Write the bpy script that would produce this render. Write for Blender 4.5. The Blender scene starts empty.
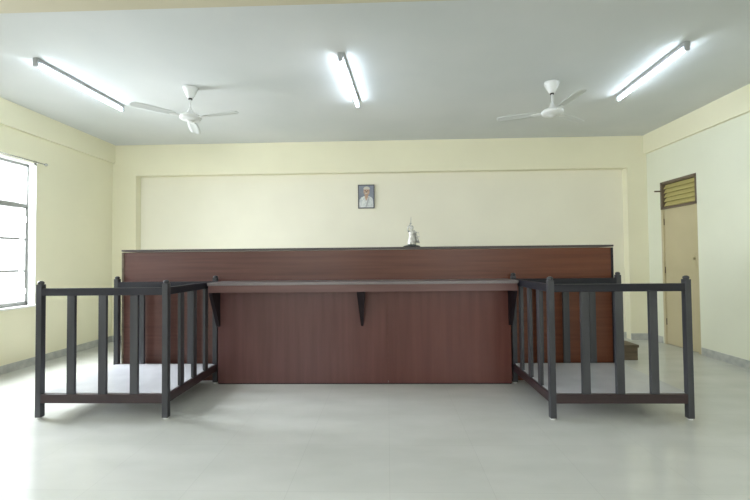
import bpy, bmesh, math, random
from mathutils import Vector, Matrix
random.seed(4)
C = bpy.context.scene.collection
PI = math.pi

# ---------------------------------------------------------------- materials
def mat(name, col, rough=.6, metal=0, spec=.5, coat=0, emit=None, es=0):
    m = bpy.data.materials.new(name); m.use_nodes = True
    b = m.node_tree.nodes['Principled BSDF']
    b.inputs['Base Color'].default_value = (*col, 1)
    b.inputs['Roughness'].default_value = rough
    b.inputs['Metallic'].default_value = metal
    b.inputs['Specular IOR Level'].default_value = spec
    b.inputs['Coat Weight'].default_value = coat
    if emit:
        b.inputs['Emission Color'].default_value = (*emit, 1)
        b.inputs['Emission Strength'].default_value = es
    return m

def nodes(m):
    nt = m.node_tree
    return nt, nt.nodes, nt.links, nt.nodes['Principled BSDF']

def noise_col(m, c1, c2, scale, vscale=(1, 1, 1), detail=4, lo=.35, hi=.65, bump=0, rough=None):
    nt, N, L, b = nodes(m)
    tc = N.new('ShaderNodeTexCoord'); mp = N.new('ShaderNodeMapping')
    mp.inputs['Scale'].default_value = vscale
    L.new(tc.outputs['Object'], mp.inputs['Vector'])
    n = N.new('ShaderNodeTexNoise'); n.inputs['Scale'].default_value = scale; n.inputs['Detail'].default_value = detail
    L.new(mp.outputs['Vector'], n.inputs['Vector'])
    r = N.new('ShaderNodeValToRGB')
    r.color_ramp.elements[0].position = lo; r.color_ramp.elements[0].color = (*c1, 1)
    r.color_ramp.elements[1].position = hi; r.color_ramp.elements[1].color = (*c2, 1)
    L.new(n.outputs['Fac'], r.inputs['Fac']); L.new(r.outputs['Color'], b.inputs['Base Color'])
    if bump:
        bp = N.new('ShaderNodeBump'); bp.inputs['Strength'].default_value = bump; bp.inputs['Distance'].default_value = .01
        L.new(n.outputs['Fac'], bp.inputs['Height']); L.new(bp.outputs['Normal'], b.inputs['Normal'])
    return m

def wall_mat(name, c):
    m = mat(name, c, .7, spec=.25)
    d = tuple(x * .955 for x in c)
    return noise_col(m, d, c, 1.3, detail=5, lo=.3, hi=.7, bump=.02)

M = {}
M['wall'] = wall_mat('cream_paint', (.88, .855, .65))
M['wall_r'] = wall_mat('cream_paint_pale', (.83, .85, .70))
M['recess'] = wall_mat('cream_paint_recess', (.89, .865, .72))
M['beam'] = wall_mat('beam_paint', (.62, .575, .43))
M['ceil'] = noise_col(mat('ceiling_paint', (.75, .78, .78), .85, spec=.1), (.665, .695, .69), (.72, .74, .735), .8, detail=6)
M['skirt'] = noise_col(mat('skirting_stone', (.4, .42, .38), .35), (.40, .42, .40), (.54, .55, .51), 10, detail=6)
M['door'] = noise_col(mat('door_paint', (.62, .52, .32), .5), (.52, .46, .28), (.57, .50, .315), 1.5, vscale=(1, 1, 1))
M['doorframe'] = mat('dark_frame', (.16, .12, .08), .5)
M['slat'] = mat('yellow_slat', (.52, .46, .18), .5)
M['steel'] = mat('grey_window_metal', (.34, .35, .34), .5, .1)
M['reveal'] = mat('white_reveal', (.88, .89, .86), .6)
M['glass'] = mat('bright_pane', (.9, .95, .95), .05)
nt, N, L, b = nodes(M['glass'])
b.inputs['Transmission Weight'].default_value = 1; b.inputs['IOR'].default_value = 1.02
tr = N.new('ShaderNodeBsdfTransparent'); mx = N.new('ShaderNodeMixShader'); mx.inputs[0].default_value = .08
L.new(tr.outputs[0], mx.inputs[1]); L.new(b.outputs[0], mx.inputs[2])
L.new(mx.outputs[0], N['Material Output'].inputs['Surface'])

def wood(name, c1, c2, rough, vs, coat=.2, warm_light=None):
    m = mat(name, c1, rough, spec=.28, coat=coat * .4)
    m.node_tree.nodes['Principled BSDF'].inputs['Coat Roughness'].default_value = .25
    noise_col(m, c1, c2, 3.0, vscale=vs, detail=8, lo=.28, hi=.72)
    if warm_light:      # reddish light on the right end, painted into the veneer colour
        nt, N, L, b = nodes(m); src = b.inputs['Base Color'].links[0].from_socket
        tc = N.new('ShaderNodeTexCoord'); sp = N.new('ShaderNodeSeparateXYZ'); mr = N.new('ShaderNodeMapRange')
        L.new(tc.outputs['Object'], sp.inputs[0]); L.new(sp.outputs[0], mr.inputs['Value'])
        mr.inputs['From Min'].default_value = warm_light[0]; mr.inputs['From Max'].default_value = warm_light[1]
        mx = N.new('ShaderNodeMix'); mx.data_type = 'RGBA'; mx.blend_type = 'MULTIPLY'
        L.new(mr.outputs['Result'], mx.inputs[0]); L.new(src, mx.inputs[6]); mx.inputs[7].default_value = (*warm_light[2], 1)
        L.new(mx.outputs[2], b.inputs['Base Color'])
    return m
M['tall_wood'] = wood('red_brown_veneer_horizontal', (.084, .037, .031), (.132, .060, .049), .38, (.35, 1, 9), warm_light=(-1.5, 2.4, (1.22, .88, .52)))
M['desk_wood'] = wood('mauve_brown_veneer_vertical', (.096, .043, .041), (.128, .059, .057), .33, (5, 1, .3), warm_light=(-.6, 1.5, (1.08, .80, .66)))
M['apron_wood'] = wood('apron_veneer', (.12, .062, .058), (.16, .088, .084), .35, (.5, 1, 6))
M['edge'] = mat('grey_laminate_edge', (.17, .15, .155), .3)
M['dark_edge'] = mat('dark_ledge_edge', (.055, .042, .045), .4)
M['dark'] = noise_col(mat('dark_polished_wood', (.05, .045, .05),   .38, spec=.35, coat=.1), (.036, .038, .045), (.058, .060, .068), 3, vscale=(4, 4, .5), detail=6)
M['rail'] = noise_col(mat('black_rail_wood', (.02, .02, .025), .5, spec=.3), (.009, .010, .016), (.018, .018, .026), 3, vscale=(.5, .5, 5), detail=6)
M['lowrail'] = noise_col(mat('dark_maroon_rail', (.04, .02, .025), .4), (.022, .011, .013), (.040, .021, .024), 3, vscale=(.5, .5, 5))
M['bracket'] = mat('bracket_dark', (.016, .010, .013), .6, spec=.2)
M['bark'] = noise_col(mat('worn_step_wood', (.15, .1, .06), .6), (.075, .055, .032), (.14, .10, .06), 5, vscale=(.5, 4, 4))
M['white'] = mat('white_enamel', (.78, .80, .79), .35)
M['fangrey'] = mat('fan_blade_white', (.66, .69, .68), .5)
M['batten'] = mat('batten_grey', (.42, .44, .45), .45)
M['tube'] = mat('lit_tube', (1, 1, 1), .5, emit=(.76, .87, 1), es=20)
M['black'] = mat('black_gap', (.02, .02, .02), .6)
M['chrome'] = mat('chrome', (.6, .6, .6), .25, 1)
M['silver'] = noise_col(mat('silver_figure', (.6, .6, .58), .38, .35), (.38, .38, .36), (.78, .78, .75), 30, detail=3)
M['blackbase'] = mat('figure_base', (.04, .045, .04), .4)
M['frame'] = mat('picture_frame', (.08, .08, .09), .4)
M['pblue'] = noise_col(mat('print_blue_grey', (.2, .24, .34), .3), (.20, .22, .28), (.25, .28, .33), 12)
M['pwhite'] = noise_col(mat('print_white_cloth', (.7, .74, .74), .3), (.50, .55, .57), (.76, .78, .76), 30)
M['pskin'] = noise_col(mat('print_skin', (.42, .27, .18), .3), (.42, .26, .18), (.58, .42, .3), 40)
M['phair'] = mat('print_grey_hair', (.60, .58, .50), .3)
M['pdark'] = mat('print_dark', (.09, .07, .07), .3)
M['plat'] = noise_col(mat('platform_tile', (.5, .52, .54), .22), (.50, .51, .545), (.57, .58, .61), 3, detail=6)

# floor : large glossy vitrified tiles with hair-thin joints
m = mat('vitrified_tile', (.55, .58, .54), .2, spec=.5)
nt, N, L, b = nodes(m)
tc = N.new('ShaderNodeTexCoord')
br = N.new('ShaderNodeTexBrick'); br.offset = 0; br.squash = 1
for k, v in (('Scale', 1.0), ('Mortar Size', .0014), ('Mortar Smooth', .3), ('Brick Width', .6), ('Row Height', .6), ('Bias', 0)):
    br.inputs[k].default_value = v
br.inputs['Color1'].default_value = (.69, .70, .67, 1); br.inputs['Color2'].default_value = (.68, .69, .66, 1)
br.inputs['Mortar'].default_value = (.59, .60, .575, 1)
L.new(tc.outputs['Object'], br.inputs['Vector'])
mp = N.new('ShaderNodeMapping'); mp.inputs['Scale'].default_value = (1, 2.5, 1)
L.new(tc.outputs['Object'], mp.inputs['Vector'])
n = N.new('ShaderNodeTexNoise'); n.inputs['Scale'].default_value = 1.6; n.inputs['Detail'].default_value = 7
L.new(mp.outputs['Vector'], n.inputs['Vector'])
r = N.new('ShaderNodeValToRGB'); r.color_ramp.elements[0].position = .35; r.color_ramp.elements[1].position = .7
r.color_ramp.elements[0].color = (.90, .91, .90, 1); r.color_ramp.elements[1].color = (1, 1, 1, 1)
L.new(n.outputs['Fac'], r.inputs['Fac'])
mxc = N.new('ShaderNodeMix'); mxc.data_type = 'RGBA'; mxc.blend_type = 'MULTIPLY'; mxc.inputs[0].default_value = 1
L.new(br.outputs['Color'], mxc.inputs[6]); L.new(r.outputs['Color'], mxc.inputs[7])
L.new(mxc.outputs[2], b.inputs['Base Color'])
rr = N.new('ShaderNodeMapRange'); rr.inputs['To Min'].default_value = .16; rr.inputs['To Max'].default_value = .24
L.new(n.outputs['Fac'], rr.inputs['Value']); L.new(rr.outputs['Result'], b.inputs['Roughness'])
M['floor'] = m

# ---------------------------------------------------------------- mesh helpers
def bx(bm, x0, x1, y0, y1, z0, z1, mi=0, bev=0):
    vs = [bm.verts.new((x, y, z)) for z in (z0, z1) for y in (y0, y1) for x in (x0, x1)]
    fs = []
    for q in ((0, 2, 3, 1), (4, 5, 7, 6), (0, 1, 5, 4), (2, 6, 7, 3), (0, 4, 6, 2), (1, 3, 7, 5)):
        f = bm.faces.new([vs[i] for i in q]); f.material_index = mi; fs.append(f)
    if bev:
        es = list({e for f in fs for e in f.edges})
        bmesh.ops.bevel(bm, geom=es, offset=bev, segments=2, profile=.6, affect='EDGES', clamp_overlap=True)

def lathe(bm, prof, cx=0, cy=0, n=28, mi=0, sx=1, sy=1):
    rings = []
    for r_, z in prof:
        rings.append([bm.verts.new((cx + sx * r_ * math.cos(2 * PI * i / n), cy + sy * r_ * math.sin(2 * PI * i / n), z)) for i in range(n)])
    for a, b_ in zip(rings, rings[1:]):
        for i in range(n):
            f = bm.faces.new((a[i], a[(i + 1) % n], b_[(i + 1) % n], b_[i])); f.smooth = True; f.material_index = mi
    bm.faces.new(rings[0][::-1]).material_index = mi; bm.faces.new(rings[-1]).material_index = mi

def tube(bm, pts, rad, n=10, mi=0):
    pts = [Vector(p) for p in pts]
    if not hasattr(rad, '__len__'): rad = [rad] * len(pts)
    rings = []
    for i, p in enumerate(pts):
        d = (pts[min(i + 1, len(pts) - 1)] - pts[max(i - 1, 0)]).normalized()
        a = d.cross(Vector((0, 0, 1)))
        if a.length < .05: a = d.cross(Vector((1, 0, 0)))
        a.normalize(); c = d.cross(a)
        rings.append([bm.verts.new(p + rad[i] * (a * math.cos(2 * PI * k / n) + c * math.sin(2 * PI * k / n))) for k in range(n)])
    for a, b_ in zip(rings, rings[1:]):
        for k in range(n):
            f = bm.faces.new((a[k], a[(k + 1) % n], b_[(k + 1) % n], b_[k])); f.smooth = True; f.material_index = mi
    bm.faces.new(rings[0][::-1]).material_index = mi; bm.faces.new(rings[-1]).material_index = mi

def obj(name, bm, mats, parent=None, kind=None):
    bmesh.ops.recalc_face_normals(bm, faces=bm.faces)
    me = bpy.data.meshes.new(name); bm.to_mesh(me); bm.free()
    for q in (mats if isinstance(mats, (list, tuple)) else [mats]): me.materials.append(q)
    o = bpy.data.objects.new(name, me); C.objects.link(o)
    if parent: o.parent = parent
    if kind: o['kind'] = kind
    return o

def box(name, b, m_, parent=None, bev=0, kind=None):
    bm = bmesh.new(); bx(bm, *b, bev=bev)
    return obj(name, bm, m_, parent, kind)

def boxes(name, bs, m_, parent=None, bev=0, kind=None):
    bm = bmesh.new()
    for b in bs: bx(bm, *b, bev=bev)
    return obj(name, bm, m_, parent, kind)

def thing(name, label, cat, loc=(0, 0, 0), rz=0, group=None):
    o = bpy.data.objects.new(name, None); C.objects.link(o); o.empty_display_size = .1
    o.location = loc; o.rotation_euler = (0, 0, rz); o['label'] = label; o['category'] = cat
    if group: o['group'] = group
    return o

def dup(root, loc, rz, label):
    r_ = root.copy(); C.objects.link(r_); r_.location = loc; r_.rotation_euler = (0, 0, rz); r_['label'] = label
    for ch in list(root.children):
        c = ch.copy(); C.objects.link(c); c.parent = r_
        for g in ch.children:
            d = g.copy(); C.objects.link(d); d.parent = c
    return r_

# ---------------------------------------------------------------- room
XL, XR, YB, ZC, YF = -4.735, 4.323, 6.86, 3.377, -3.2
T = .23
RX0, RX1, RD = -4.32, 4.0, .14          # shallow recess of the back wall
BB, SB = 2.845, 3.064                    # undersides of back and side beams

box('floor', (XL - T, XR + T, YF - T, YB + .5, -.1, 0), M['floor'], kind='structure')
box('ceiling', (XL - T, XR + T, YF - T, YB + .5, ZC, ZC + .12), M['ceil'], kind='structure')

# window openings in the left wall: one in view, two added
WZ0, WZ1 = .785, 2.70
wins = [(3.86, 5.345), (.3, 1.785), (-2.6, -1.115)]  # first one is in view; the other two are added, unseen, for fill light
bs = []
edge = YF
for a, b_ in sorted(wins):
    bs.append((XL - T, XL, edge, a, 0, ZC)); edge = b_
    bs.append((XL - T, XL, a, b_, 0, WZ0)); bs.append((XL - T, XL, a, b_, WZ1, ZC))
bs.append((XL - T, XL, edge, YB + .4, 0, ZC))
boxes('wall_left', bs, M['wall'], kind='structure')

# right wall with door opening
DY0, DY1, DZ = 5.79, 6.54, 2.525
boxes('wall_right', [(XR, XR + T, YF, DY0, 0, ZC), (XR, XR + T, DY1, YB + .4, 0, ZC), (XR, XR + T, DY0, DY1, DZ, ZC)], M['wall_r'], kind='structure')
box('wall_back', (XL, XR, YB + RD, YB + RD + .2, 0, ZC), M['recess'], kind='structure')
# wall behind the camera, with two made-up openings added to let in fill light
fw = [(-3.2, -1.2), (1.2, 3.2)]
boxes('wall_front', [(XL, -3.2, YF - T, YF, 0, ZC), (-1.2, 1.2, YF - T, YF, 0, ZC), (3.2, XR, YF - T, YF, 0, ZC),
                     (-3.2, -1.2, YF - T, YF, 0, .8), (-3.2, -1.2, YF - T, YF, 2.67, ZC), (1.2, 3.2, YF - T, YF, 0, .8), (1.2, 3.2, YF - T, YF, 2.67, ZC)], M['wall'], kind='structure')

box('trim_1', (RX0, RX1, YB, YB + RD, BB, ZC), M['wall'], kind='structure')                      # back beam
box('trim_2', (XL, RX0, YB, YB + RD, 0, ZC), M['wall'], kind='structure')                        # left pilaster
box('trim_3', (RX1, XR, YB, YB + RD, 0, ZC), M['wall'], kind='structure')                        # right pilaster
box('trim_4', (XL, XL + .05, YF, YB, SB, ZC), M['wall'], kind='structure')                       # left side beam
box('trim_5', (XR - .05, XR, YF, YB, SB, ZC), M['wall'], kind='structure')                       # right side beam
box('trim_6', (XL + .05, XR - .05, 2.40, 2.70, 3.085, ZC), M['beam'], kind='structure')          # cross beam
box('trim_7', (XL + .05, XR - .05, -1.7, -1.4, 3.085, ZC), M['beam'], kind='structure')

box('baseboard_left', (XL, XL + .012, YF, YB, 0, .10), M['skirt'], kind='structure')
boxes('baseboard_right', [(XR - .012, XR, YF, DY0 - .02, 0, .10), (XR - .012, XR, DY1 + .02, YB, 0, .10)], M['skirt'], kind='structure')
boxes('baseboard_back', [(RX0, RX1, YB + RD - .012, YB + RD, 0, .10), (XL + .012, RX0, YB - .012, YB, 0, .10), (RX1, XR - .012, YB - .012, YB, 0, .10)], M['skirt'], kind='structure')

# windows ------------------------------------------------------
def window(i, y0, y1):
    X = XL - .10
    w = thing('window_%d' % i, '', '', (0, 0, 0)); del w['label']; del w['category']; w['kind'] = 'structure'
    # white plaster reveal lining the opening and a sill board
    boxes('window_reveal', [(XL - T, XL + .001, y0, y0 + .012, WZ0 + .012, WZ1 - .012), (XL - T, XL + .001, y1 - .012, y1, WZ0 + .012, WZ1 - .012),
                            (XL - T, XL + .001, y0, y1, WZ1 - .012, WZ1)], M['reveal'], w, kind='structure')
    box('window_sill', (XL - T, XL + .03, y0, y1, WZ0 - .012, WZ0 + .012), M['reveal'], w, bev=.004, kind='structure')
    a, b_ = y0 + .03, y1 - .03
    z0, z1 = WZ0 + .012, WZ1 - .02
    t = .034
    boxes('window_frame', [(X - .02, X + .02, a, a + t, z0, z1), (X - .02, X + .02, b_ - t, b_, z0, z1),
                           (X - .02, X + .02, a, b_, z0, z0 + t), (X - .02, X + .02, a, b_, z1 - t, z1),
                           (X - .022, X + .022, a, b_, 2.105, 2.145)], M['steel'], w, kind='structure')
    n_ = 3; cw = (b_ - a - 2 * t) / n_
    for k in range(n_):
        c0 = a + t + k * cw; c1 = c0 + cw
        zt = 2.105
        s = boxes('casement', [(X + .004, X + .03, c0, c0 + .026, z0 + t, zt), (X + .004, X + .03, c1 - .026, c1, z0 + t, zt),
                               (X + .004, X + .03, c0, c1, z0 + t, z0 + t + .022), (X + .004, X + .03, c0, c1, zt - .022, zt),
                               (X + .006, X + .024, c0, c1, 1.662, 1.686), (X + .006, X + .024, c0, c1, 1.242, 1.266)], M['steel'], w, kind='structure')
        boxes('window_hinge', [(X + .03, X + .052, c1 - .03, c1 - .008, z, z + .07) for z in (.95, 1.90)], M['steel'], s, bev=.003, kind='structure')
        bm = bmesh.new()
        tube(bm, [(X + .03, c0 + .018, 1.36), (X + .06, c0 + .018, 1.36), (X + .062, c0 + .03, 1.42), (X + .062, c0 + .02, 1.47)], .006, 6)
        obj('window_handle', bm, M['steel'], s, kind='structure')
        if k: boxes('mullion', [(X - .02, X + .004, c0 - .012, c0 + .012, z0 + t, z1 - t)], M['steel'], w, kind='structure')
    box('window_pane', (X - .003, X, a + .01, b_ - .01, z0 + .01, z1 - .01), M['glass'], w, kind='structure')
    return w
for i, (a, b_) in enumerate(wins): window(i + 1, a, b_)  # 2 and 3 are the added, unseen windows
for i, (a, b_) in enumerate(fw):  # unseen window frames added behind the camera, openings for the fill lamps
    w = boxes('window_%d' % (i + 4), [(a, a + .05, YF - .14, YF - .08, .8, 2.67), (b_ - .05, b_, YF - .14, YF - .08, .8, 2.67), (a + .97, a + 1.03, YF - .14, YF - .08, .8, 2.67),
                                      (a, b_, YF - .14, YF - .08, .8, .85), (a, b_, YF - .14, YF - .08, 2.62, 2.67), (a, b_, YF - .14, YF - .08, 2.05, 2.1)], M['steel'], kind='structure')

# curtain rod above the window
cr = thing('curtain_rod', 'thin metal curtain rod with a knob finial mounted above the left window', 'curtain rod', (XL, 5.37, 2.70))
bm = bmesh.new(); tube(bm, [(.07, .02, 0), (.07, -1.75, 0)], .008, 10); obj('rod', bm, M['chrome'], cr)
for yy in (.02, -1.75):
    s = 1 if yy > 0 else -1
    bm = bmesh.new(); tube(bm, [(.07, yy + s * q, 0) for q in (0, .006, .014, .024, .034, .04)], [.009, .017, .012, .021, .017, .004], 12); obj('finial', bm, M['chrome'], cr)
for yy in (-.06, -1.67):
    bm = bmesh.new(); bx(bm, 0.001, .012, yy - .018, yy + .018, -.03, .03); tube(bm, [(.01, yy, 0), (.07, yy, 0)], .007, 8); obj('wall_bracket', bm, M['chrome'], cr)

# door --------------------------------------------------------
d = thing('door_1', '', ''); del d['label']; del d['category']; d['kind'] = 'structure'
boxes('door_frame', [(XR + .0, XR + .09, DY0, DY0 + .045, 0, 2.10), (XR + .0, XR + .09, DY1 - .045, DY1, 0, 2.10)], M['door'], d, kind='structure')
boxes('transom_frame', [(XR - .004, XR + .09, DY0, DY0 + .03, 2.10, DZ), (XR - .004, XR + .09, DY1 - .045, DY1, 2.10, DZ),
                        (XR - .004, XR + .09, DY0, DY1, DZ - .04, DZ), (XR - .004, XR + .09, DY0, DY1, 2.095, 2.13)], M['doorframe'], d, kind='structure')
box('door_leaf', (XR + .02, XR + .055, DY0 + .045, DY1 - .045, .01, 2.095), M['door'], d, kind='structure')
bm = bmesh.new()
for k in range(5):
    z = 2.145 + k * .068
    vs = [bm.verts.new(p) for p in ((XR + .02, DY0 + .03, z), (XR + .02, DY1 - .045, z), (XR + .055, DY1 - .045, z + .062), (XR + .055, DY0 + .03, z + .062),
                                    (XR + .025, DY0 + .03, z - .004), (XR + .025, DY1 - .045, z - .004), (XR + .06, DY1 - .045, z + .058), (XR + .06, DY0 + .03, z + .058))]
    for q in ((0, 1, 2, 3), (7, 6, 5, 4), (0, 4, 5, 1), (3, 2, 6, 7), (0, 3, 7, 4), (1, 5, 6, 2)): bm.faces.new([vs[i] for i in q])
obj('transom_louvre', bm, M['slat'], d, kind='structure')
box('transom_backing', (XR + .07, XR + .08, DY0 + .03, DY1 - .045, 2.13, DZ - .04), M['slat'], d, kind='structure')
for z in (.3, 1.1, 1.85):
    bm = bmesh.new(); tube(bm, [(XR + .012, DY1 - .05, z), (XR + .012, DY1 - .05, z + .1)], .007, 8); obj('door_hinge', bm, M['doorframe'], d, kind='structure')
bm = bmesh.new(); bx(bm, XR + .014, XR + .02, DY0 + .07, DY0 + .115, 1.22, 1.40, bev=.002)
tube(bm, [(XR + .018, DY0 + .09, 1.33), (XR - .02, DY0 + .09, 1.33)], [.012, .02], 12)
obj('door_handle', bm, M['door'], d, kind='structure')
bm = bmesh.new(); tube(bm, [(XR + .01, DY1 - .03, 2.385), (XR - .11, DY1 - .03, 2.385)], .012, 8); obj('transom_stay', bm, M['doorframe'], d, kind='structure')
box('trim_8', (XR + .1, XR + T, DY0, DY1, 0, DZ), M['wall'], kind='structure')                   # behind the door

# ---------------------------------------------------------------- tall bench front
FX0, FX1 = -3.052, 2.502
TY, TH = 4.60, 1.485
tb = thing('bench_screen', 'long tall reddish brown veneer bench front behind the desk, with dark top ledge', 'bench', ((FX0 + FX1) / 2, TY, 0))
hw = (FX1 - FX0) / 2
DXc = (FX0 + FX1) / 2
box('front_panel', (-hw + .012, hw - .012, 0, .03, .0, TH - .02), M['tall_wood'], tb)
box('top_ledge', (-hw - .004, hw + .006, -.015, .34, TH - .012, TH + .010), M['dark_edge'], tb, bev=.004)
for s in (-1, 1):
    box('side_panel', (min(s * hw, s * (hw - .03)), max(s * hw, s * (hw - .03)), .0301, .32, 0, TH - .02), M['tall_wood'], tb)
    box('corner_strip', (min(s * (hw + .004), s * (hw - .02)), max(s * (hw + .004), s * (hw - .02)), -.006, .03, .0, TH - .02), M['bark'] if s < 0 else M['rail'], tb)

# ---------------------------------------------------------------- clerk's desk
DY, DX0, DX1, CY, CH = 4.46, -1.879, 1.327, 4.213, 1.128
dk = thing('clerk_desk', 'long low mauve brown desk front with overhanging grey-edged counter on wedge brackets', 'desk', ((DX0 + DX1) / 2, DY, 0))
w2 = (DX1 - DX0) / 2
for a, b_ in ((-w2, .27), (.273, w2)):
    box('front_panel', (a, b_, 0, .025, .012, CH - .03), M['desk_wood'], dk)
box('plinth', (-w2 + .002, w2 - .002, .004, .024, 0, .012), M['bracket'], dk)
for s in (-1, 1):
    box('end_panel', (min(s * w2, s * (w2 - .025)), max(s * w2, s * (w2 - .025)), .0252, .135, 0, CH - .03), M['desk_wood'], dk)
cw = w2 + .015
box('countertop', (-cw, cw, CY - DY, .137, CH - .03, CH), M['edge'], dk, bev=.004)
box('apron', (-cw + .01, cw - .01, CY - DY + .012, CY - DY + .032, CH - .105, CH - .03), M['apron_wood'], dk)
def bracket(x, wt, wb):
    bm = bmesh.new(); z1, z0 = CH - .03, .635
    P = [(-wt, -.212, z1), (wt, -.212, z1), (wt, 0, z1), (-wt, 0, z1), (-wt, -.212, z1 - .09), (wt, -.212, z1 - .09),
         (-wb, -.02, z0), (wb, -.02, z0), (wb, 0, z0), (-wb, 0, z0)]
    v = [bm.verts.new((x + a, b_, c)) for a, b_, c in P]
    for q in ((0, 1, 2, 3), (0, 4, 5, 1), (4, 6, 7, 5), (6, 9, 8, 7), (3, 2, 8, 9), (0, 3, 9, 6, 4), (1, 5, 7, 8, 2)): bm.faces.new([v[i] for i in q])
    obj('bracket', bm, M['bracket'], dk)
bracket(-.282 - (DX0 + DX1) / 2, .042, .012)
bracket(-w2 + .008, .018, .018); bracket(w2 - .008, .018, .018)

# ---------------------------------------------------------------- witness boxes
def witness_box(x0, x1, y0, y1, inner, label):
    """inner=+1: the baluster side is the right side; -1: the left side. The other side is open."""
    w = thing('witness_box', label, 'witness box', ((x0 + x1) / 2, (y0 + y1) / 2, 0), group='wooden witness boxes')
    hx, hy = (x1 - x0) / 2, (y1 - y0) / 2
    ps = .025; PT = 1.195; RT = 1.13; PH = .215
    def post(x, y, s=ps):
        bm = bmesh.new(); bx(bm, x - s, x + s, y - s, y + s, .012, PT - .03, bev=.004)
        p = obj('post', bm, M['dark'], w)
        bm = bmesh.new(); lathe(bm, [(s * .8, PT - .031), (s * 1.02, PT - .022), (s * .95, PT - .008), (s * .4, PT)], x, y, 16)
        obj('post_cap', bm, M['dark'], p)
        bm = bmesh.new(); lathe(bm, [(s * .9, 0), (s * .9, .013)], x, y, 14)
        obj('foot_pad', bm, M['white'], p)
    for sx in (-1, 1):
        for sy in (-1, 1): post(sx * hx, sy * hy)
    a = ps - .004
    for sy in (-1, 1):
        box('top_rail', (-hx + a, hx - a, sy * hy - .022, sy * hy + .022, RT - .065, RT), M['rail'], w, bev=.005)
        box('bottom_rail', (-hx + a, hx - a, sy * hy - .022, sy * hy + .022, .135, PH - .004), M['lowrail'], w, bev=.004)
        for k in (1, 2, 3):
            x = -hx + 2 * hx * k / 4
            box('baluster', (x - .034, x + .034, sy * hy - .014, sy * hy + .014, PH - .006, RT - .06), M['dark'], w, bev=.003)
    X = inner * hx
    box('top_rail', (X - .022, X + .022, -hy + a, hy - a, RT - .064, RT + .001), M['rail'], w, bev=.005)
    box('bottom_rail', (X - .022, X + .022, -hy + a, hy - a, .135, PH - .004), M['lowrail'], w, bev=.004)
    for k in (1, 2, 3):
        y = -hy + 2 * hy * k / 4
        box('baluster', (X - .014, X + .014, y - .034, y + .034, PH - .006, RT - .06), M['dark'], w, bev=.003)
    box('bottom_rail', (-X - .018, -X + .018, -hy + a, hy - a, .135, PH - .03), M['lowrail'], w, bev=.004)
    box('platform', (-hx + .001, hx - .001, -hy + .0145, hy - .0145, PH - .028, PH), M['plat'], w)
    return w
witness_box(-3.052 + .005, -1.927, 3.494, 4.507, 1, 'dark railed witness box at the left end of the desk, nearest the window')
witness_box(1.374, 2.50, 3.494, 4.507, -1, 'dark railed witness box at the right end of the desk, on the door side')

# ---------------------------------------------------------------- wooden step behind the right end
ws = thing('wooden_step', 'small brown wooden step block on the floor past the right end of the tall bench', 'step', (3.12, 5.62, 0))
box('tread', (-.17, .17, -.15, .15, .165, .20), M['bark'], ws, bev=.004)
box('riser', (-.155, .155, -.14, .14, 0, .165), M['bark'], ws)

# ---------------------------------------------------------------- tube lights
def make_tube_light(label):
    L_ = 1.24
    t = thing('tube_light', label, 'tube light', group='lit tube lights on the ceiling')
    bm = bmesh.new(); bx(bm, -.026, .026, -L_ / 2, L_ / 2, -.04, 0, bev=.004); obj('batten', bm, M['batten'], t)
    for s in (-1, 1):
        bm = bmesh.new(); y = s * (L_ / 2 - .005); bx(bm, -.022, .022, y - .012, y + .012, -.085, 0, bev=.004); obj('lamp_holder', bm, M['batten'], t)
    bm = bmesh.new(); bx(bm, -.03, .03, -L_ / 2 - .002, -L_ / 2 + .035, -.045, -.0005, bev=.003); obj('starter_box', bm, M['batten'], t)
    bm = bmesh.new(); tube(bm, [(0, -L_ / 2 + .01, -.066), (0, L_ / 2 - .01, -.066)], .0135, 16); obj('lamp_tube', bm, M['tube'], t)
    return t
def ends(p, q): return ((p[0] + q[0]) / 2, (p[1] + q[1]) / 2, ZC), math.atan2(q[1] - p[1], q[0] - p[0]) - PI / 2
t0 = make_tube_light('lit white tube light at the left of the ceiling, nearest the window')
l, rz = ends((-3.444, 3.864), (-3.395, 5.091)); t0.location = l; t0.rotation_euler = (0, 0, rz)
l, rz = ends((-.437, 3.877), (-.356, 5.162)); dup(t0, l, rz, 'lit white tube light in the middle of the ceiling, between the two fans')
l, rz = ends((2.839, 3.855), (2.895, 5.115)); dup(t0, l, rz, 'lit white tube light on the ceiling at the right, towards the wall with the door')

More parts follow.
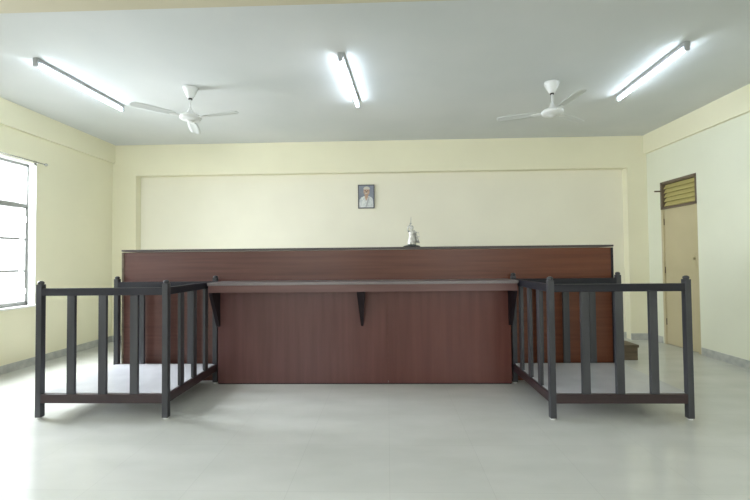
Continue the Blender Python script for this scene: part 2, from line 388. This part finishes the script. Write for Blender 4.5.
# ---------------------------------------------------------------- ceiling fans
def make_fan(label):
    f = thing('ceiling_fan', label, 'ceiling fan', group='white ceiling fans')
    bm = bmesh.new(); lathe(bm, [(.082, 0), (.084, -.012), (.07, -.05), (.045, -.10), (.034, -.125), (.012, -.13)]); obj('canopy', bm, M['white'], f)
    bm = bmesh.new(); lathe(bm, [(.022, -.128), (.022, -.142)], n=14); obj('rubber_collar', bm, M['black'], f)
    bm = bmesh.new(); lathe(bm, [(.011, -.12), (.011, -.29)], n=14); obj('down_rod', bm, M['white'], f)
    bm = bmesh.new(); lathe(bm, [(.014, -0.235), (.022, -0.250), (.035, -0.285), (.052, -0.308), (.052, -0.312)]); obj('lower_canopy', bm, M['white'], f)
    bm = bmesh.new(); lathe(bm, [(.04, -0.312), (.095, -0.318), (.118, -0.335), (.122, -0.355), (.112, -0.372), (.07, -0.385), (.04, -0.388), (.034, -0.400), (.01, -0.403)]); obj('motor', bm, M['white'], f)
    base = bmesh.new()
    for k, ang in enumerate((226, 347, 110)):
        R = Matrix.Rotation(math.radians(ang), 4, 'Z')
        bm = bmesh.new()
        prof = [(.17, .042), (.22, .056), (.35, .066), (.50, .066), (.58, .060), (.605, .045), (.615, .02)]
        top = []; n = 5
        for x, hwid in prof:
            top.append([bm.verts.new(R @ Vector((x, hwid * (-1 + 2 * j / (n - 1)), -.348 + .16 * hwid * (-1 + 2 * j / (n - 1)) - .006 * (1 - (-1 + 2 * j / (n - 1)) ** 2) * -1))) for j in range(n)])
        for a, b_ in zip(top, top[1:]):
            for j in range(n - 1): bm.faces.new((a[j], a[j + 1], b_[j + 1], b_[j])).smooth = True
        bl = obj('blade', bm, M['fangrey'], f)
        so = bl.modifiers.new('thickness', 'SOLIDIFY'); so.thickness = .004
        bm = bmesh.new()
        P = [(.09, -.02), (.09, .02), (.20, .032), (.235, .0), (.20, -.032)]
        lo = [bm.verts.new(R @ Vector((x, y, -.358 + .16 * y))) for x, y in P]; hi = [bm.verts.new(R @ Vector((x, y, -.352 + .16 * y))) for x, y in P]
        bm.faces.new(lo[::-1]); bm.faces.new(hi)
        for i in range(5): bm.faces.new((lo[i], lo[(i + 1) % 5], hi[(i + 1) % 5], hi[i]))
        obj('blade_arm', bm, M['white'], bl)
    base.free()
    return f
f0 = make_fan('white ceiling fan with blades spread, between the left and middle tube lights'); f0.location = (-2.27, 4.62, ZC)
dup(f0, (1.915, 4.70, ZC), math.radians(49), 'pale ceiling fan with faint blades, between the middle and right tube lights')

# ---------------------------------------------------------------- framed portrait
PX, PZ = -.352, 2.446
pf = thing('framed_portrait', 'small framed portrait of a man in white clothes hung high on the back wall', 'picture', (PX, YB + RD, PZ - .205))
pw, ph = .142, .205
y = -.022
pf.rotation_euler = (math.radians(2.0), 0, 0)
boxes('picture_frame', [(-pw, pw, y, y + .018, 0, .016), (-pw, pw, y, y + .018, 2 * ph - .016, 2 * ph), (-pw, -pw + .014, y, y + .018, .016, 2 * ph - .016), (pw - .014, pw, y, y + .018, .016, 2 * ph - .016)], M['frame'], pf, bev=.002)
bm = bmesh.new()
bx(bm, -pw + .014, pw - .014, y + .008, y + .016, .016, 2 * ph - .016, 0)
def poly(pts, dy, mi):
    v = [bm.verts.new((a, y + .008 - dy, c)) for a, c in pts]; f = bm.faces.new(v); f.material_index = mi
def ell(cx, cz, rx, rz_, dy, mi, a0=0, a1=360, n=24):
    poly([(cx + rx * math.cos(math.radians(a0 + (a1 - a0) * i / n)), cz + rz_ * math.sin(math.radians(a0 + (a1 - a0) * i / n))) for i in range(n + (0 if a1 - a0 == 360 else 1))], dy, mi)
poly([(-.124, .018), (-.118, .15), (-.09, .19), (-.03, .215), (.03, .215), (.085, .195), (.115, .16), (.122, .018)], .0005, 1)     # shoulders in white
poly([(-.03, .20), (.03, .20), (.012, .15), (-.006, .13)], .001, 2)                                                              # open collar
poly([(-.028, .19), (-.026, .25), (.026, .25), (.032, .19)], .0012, 2)                                                          # neck
ell(0.005, .29, .052, .068, .0014, 2)                                                                                          # face
ell(0.008, .335, .056, .042, .0016, 3, -10, 190)                                                                                # grey hair
ell(0.0, .262, .026, .007, .002, 3)                                                                                            # moustache
for s in (-1, 1):
    ell(.005 + s * .021, .302, .012, .007, .002, 4)
poly([(.001, .298), (.009, .298), (.013, .276), (-.004, .276)], .0021, 4)
poly([(.035, .205), (.06, .198), (.012, .03), (-.012, .03)], .0012, 5)                                                          # sash shade
obj('portrait_print', bm, [M['pblue'], M['pwhite'], M['pskin'], M['phair'], M['pdark'], M['batten']], pf)

# ---------------------------------------------------------------- statuette on the ledge
st = thing('statuette', 'small silver robed figure raising a thin sword, standing on the tall bench ledge', 'statuette', (.283, TY + .10, TH + .015))
bm = bmesh.new(); lathe(bm, [(.098, 0), (.10, .006), (.08, .014), (.05, .02), (.045, .026)], n=32, sy=.7); obj('base', bm, M['blackbase'], st)
bm = bmesh.new()
n = 30; rings = []
prof = [(.048, .024), (.046, .04), (.040, .075), (.034, .105), (.029, .125), (.031, .14), (.034, .158), (.036, .170), (.026, .181), (.0115, .188), (.0105, .195), (.019, .202), (.024, .213), (.024, .226), (.019, .237), (.009, .244)]
for r_, z in prof:
    fold = .10 if z < .12 else 0
    fl = .72 if z < .19 else 1
    rings.append([bm.verts.new((r_ * (1 + fold * math.cos(9 * 2 * PI * i / n)) * math.cos(2 * PI * i / n), fl * r_ * (1 + fold * math.cos(9 * 2 * PI * i / n)) * math.sin(2 * PI * i / n), z)) for i in range(n)])
for a, b_ in zip(rings, rings[1:]):
    for i in range(n): bm.faces.new((a[i], a[(i + 1) % n], b_[(i + 1) % n], b_[i])).smooth = True
bm.faces.new(rings[0][::-1]); bm.faces.new(rings[-1])
tube(bm, [(-.028, 0, .170), (-.045, -.012, .195), (-.040, -.02, .225), (-.018, -.02, .252)], [.011, .010, .008, .007], 10)     # raised arm
tube(bm, [(-.018, -.02, .250), (-.012, -.02, .262)], [.009, .007], 10)
tube(bm, [(.030, 0, .168), (.048, -.008, .150), (.056, -.02, .168)], [.011, .009, .007], 10)                                     # bent arm
tube(bm, [(0, -.023, .224), (0, -.0285, .218), (0, -.023, .212)], [.002, .004, .003], 8)                                        # nose
fig = obj('figure', bm, M['silver'], st)
bm = bmesh.new(); tube(bm, [(-.012, -.02, .245), (-.010, -.02, .27), (-.006, -.02, .342)], [.004, .0036, .0015], 8); tube(bm, [(-.024, -.02, .266), (.002, -.02, .268)], .003, 8); obj('sword', bm, M['steel'], st)
bm = bmesh.new()
tube(bm, [(.036, -.02, .172), (.082, -.02, .160)], .0022, 8)
for x, z in ((.038, .172), (.080, .160)):
    for dx in (-.012, .012): tube(bm, [(x, -.02, z), (x + dx, -.02, z - .045)], .0009, 6)
    lathe(bm, [(.004, z - .053), (.012, z - .050), (.0155, z - .044), (.014, z - .044)], x, -.02, 14)
obj('balance_scales', bm, M['silver'], st)
bm = bmesh.new()   # cloak falling behind the figure
g = []
for j in range(7):
    z = .19 - j * .024; wv = .030 + .006 * j
    g.append([bm.verts.new((.012 + wv * (-1 + 2 * i / 8) + .003 * j, .026 + .004 * j + .006 * math.cos(i * 2.3), z)) for i in range(9)])
for a, b_ in zip(g, g[1:]):
    for i in range(8): bm.faces.new((a[i], a[i + 1], b_[i + 1], b_[i])).smooth = True
ck = obj('cloak', bm, M['silver'], st); so = ck.modifiers.new('thickness', 'SOLIDIFY'); so.thickness = .003

# ---------------------------------------------------------------- light
def area(name, loc, rot, sx, sy, power, col):
    l_ = bpy.data.lights.new(name, 'AREA'); l_.shape = 'RECTANGLE'; l_.size = sx; l_.size_y = sy; l_.energy = power; l_.color = col
    o = bpy.data.objects.new(name, l_); C.objects.link(o); o.location = loc; o.rotation_euler = rot
    return o
for a, b_ in wins:      # daylight at the visible left window; the two weaker lamps are added fill
    area('window_daylight', (XL - T - 1.0, (a + b_) / 2, 2.35), (0, -PI / 2 + .55, 0), 2.2, 1.8, 430 if a > 3 else 130, (.90, .95, 1))  # the 130 W lamps are added fill at the unseen windows
for a, b_ in fw:  # added front fill lamps outside the made-up openings
    area('window_daylight', ((a + b_) / 2, YF - T - .25, 1.73), (PI / 2, 0, 0), 2.0, 1.9, 45, (1, .97, .92))  # added fill lamp, no real window here
w = bpy.data.worlds.new('daylight'); bpy.context.scene.world = w; w.use_nodes = True
w.node_tree.nodes['Background'].inputs[0].default_value = (.93, .97, 1, 1)
w.node_tree.nodes['Background'].inputs[1].default_value = 1.5

# ---------------------------------------------------------------- camera
f, yaw, pitch, roll = 406.84, .0302, .0247, -.010
F = Vector((-math.sin(yaw) * math.cos(pitch), math.cos(yaw) * math.cos(pitch), math.sin(pitch)))
R0 = Vector((math.cos(yaw), math.sin(yaw), 0)); U0 = R0.cross(F)
R1 = math.cos(roll) * R0 + math.sin(roll) * U0; U1 = -math.sin(roll) * R0 + math.cos(roll) * U0
cam = bpy.data.cameras.new('camera'); co = bpy.data.objects.new('camera', cam); C.objects.link(co)
mw = Matrix((R1, U1, -F)).transposed().to_4x4(); mw.translation = (0, 0, 1.35); co.matrix_world = mw
cam.sensor_width = 36; cam.lens = f / 750 * 36; cam.clip_start = .05
bpy.context.scene.camera = co
vs = bpy.context.scene.view_settings
vs.view_transform = 'Standard'; vs.look = 'None'; vs.exposure = .72; vs.gamma = 1
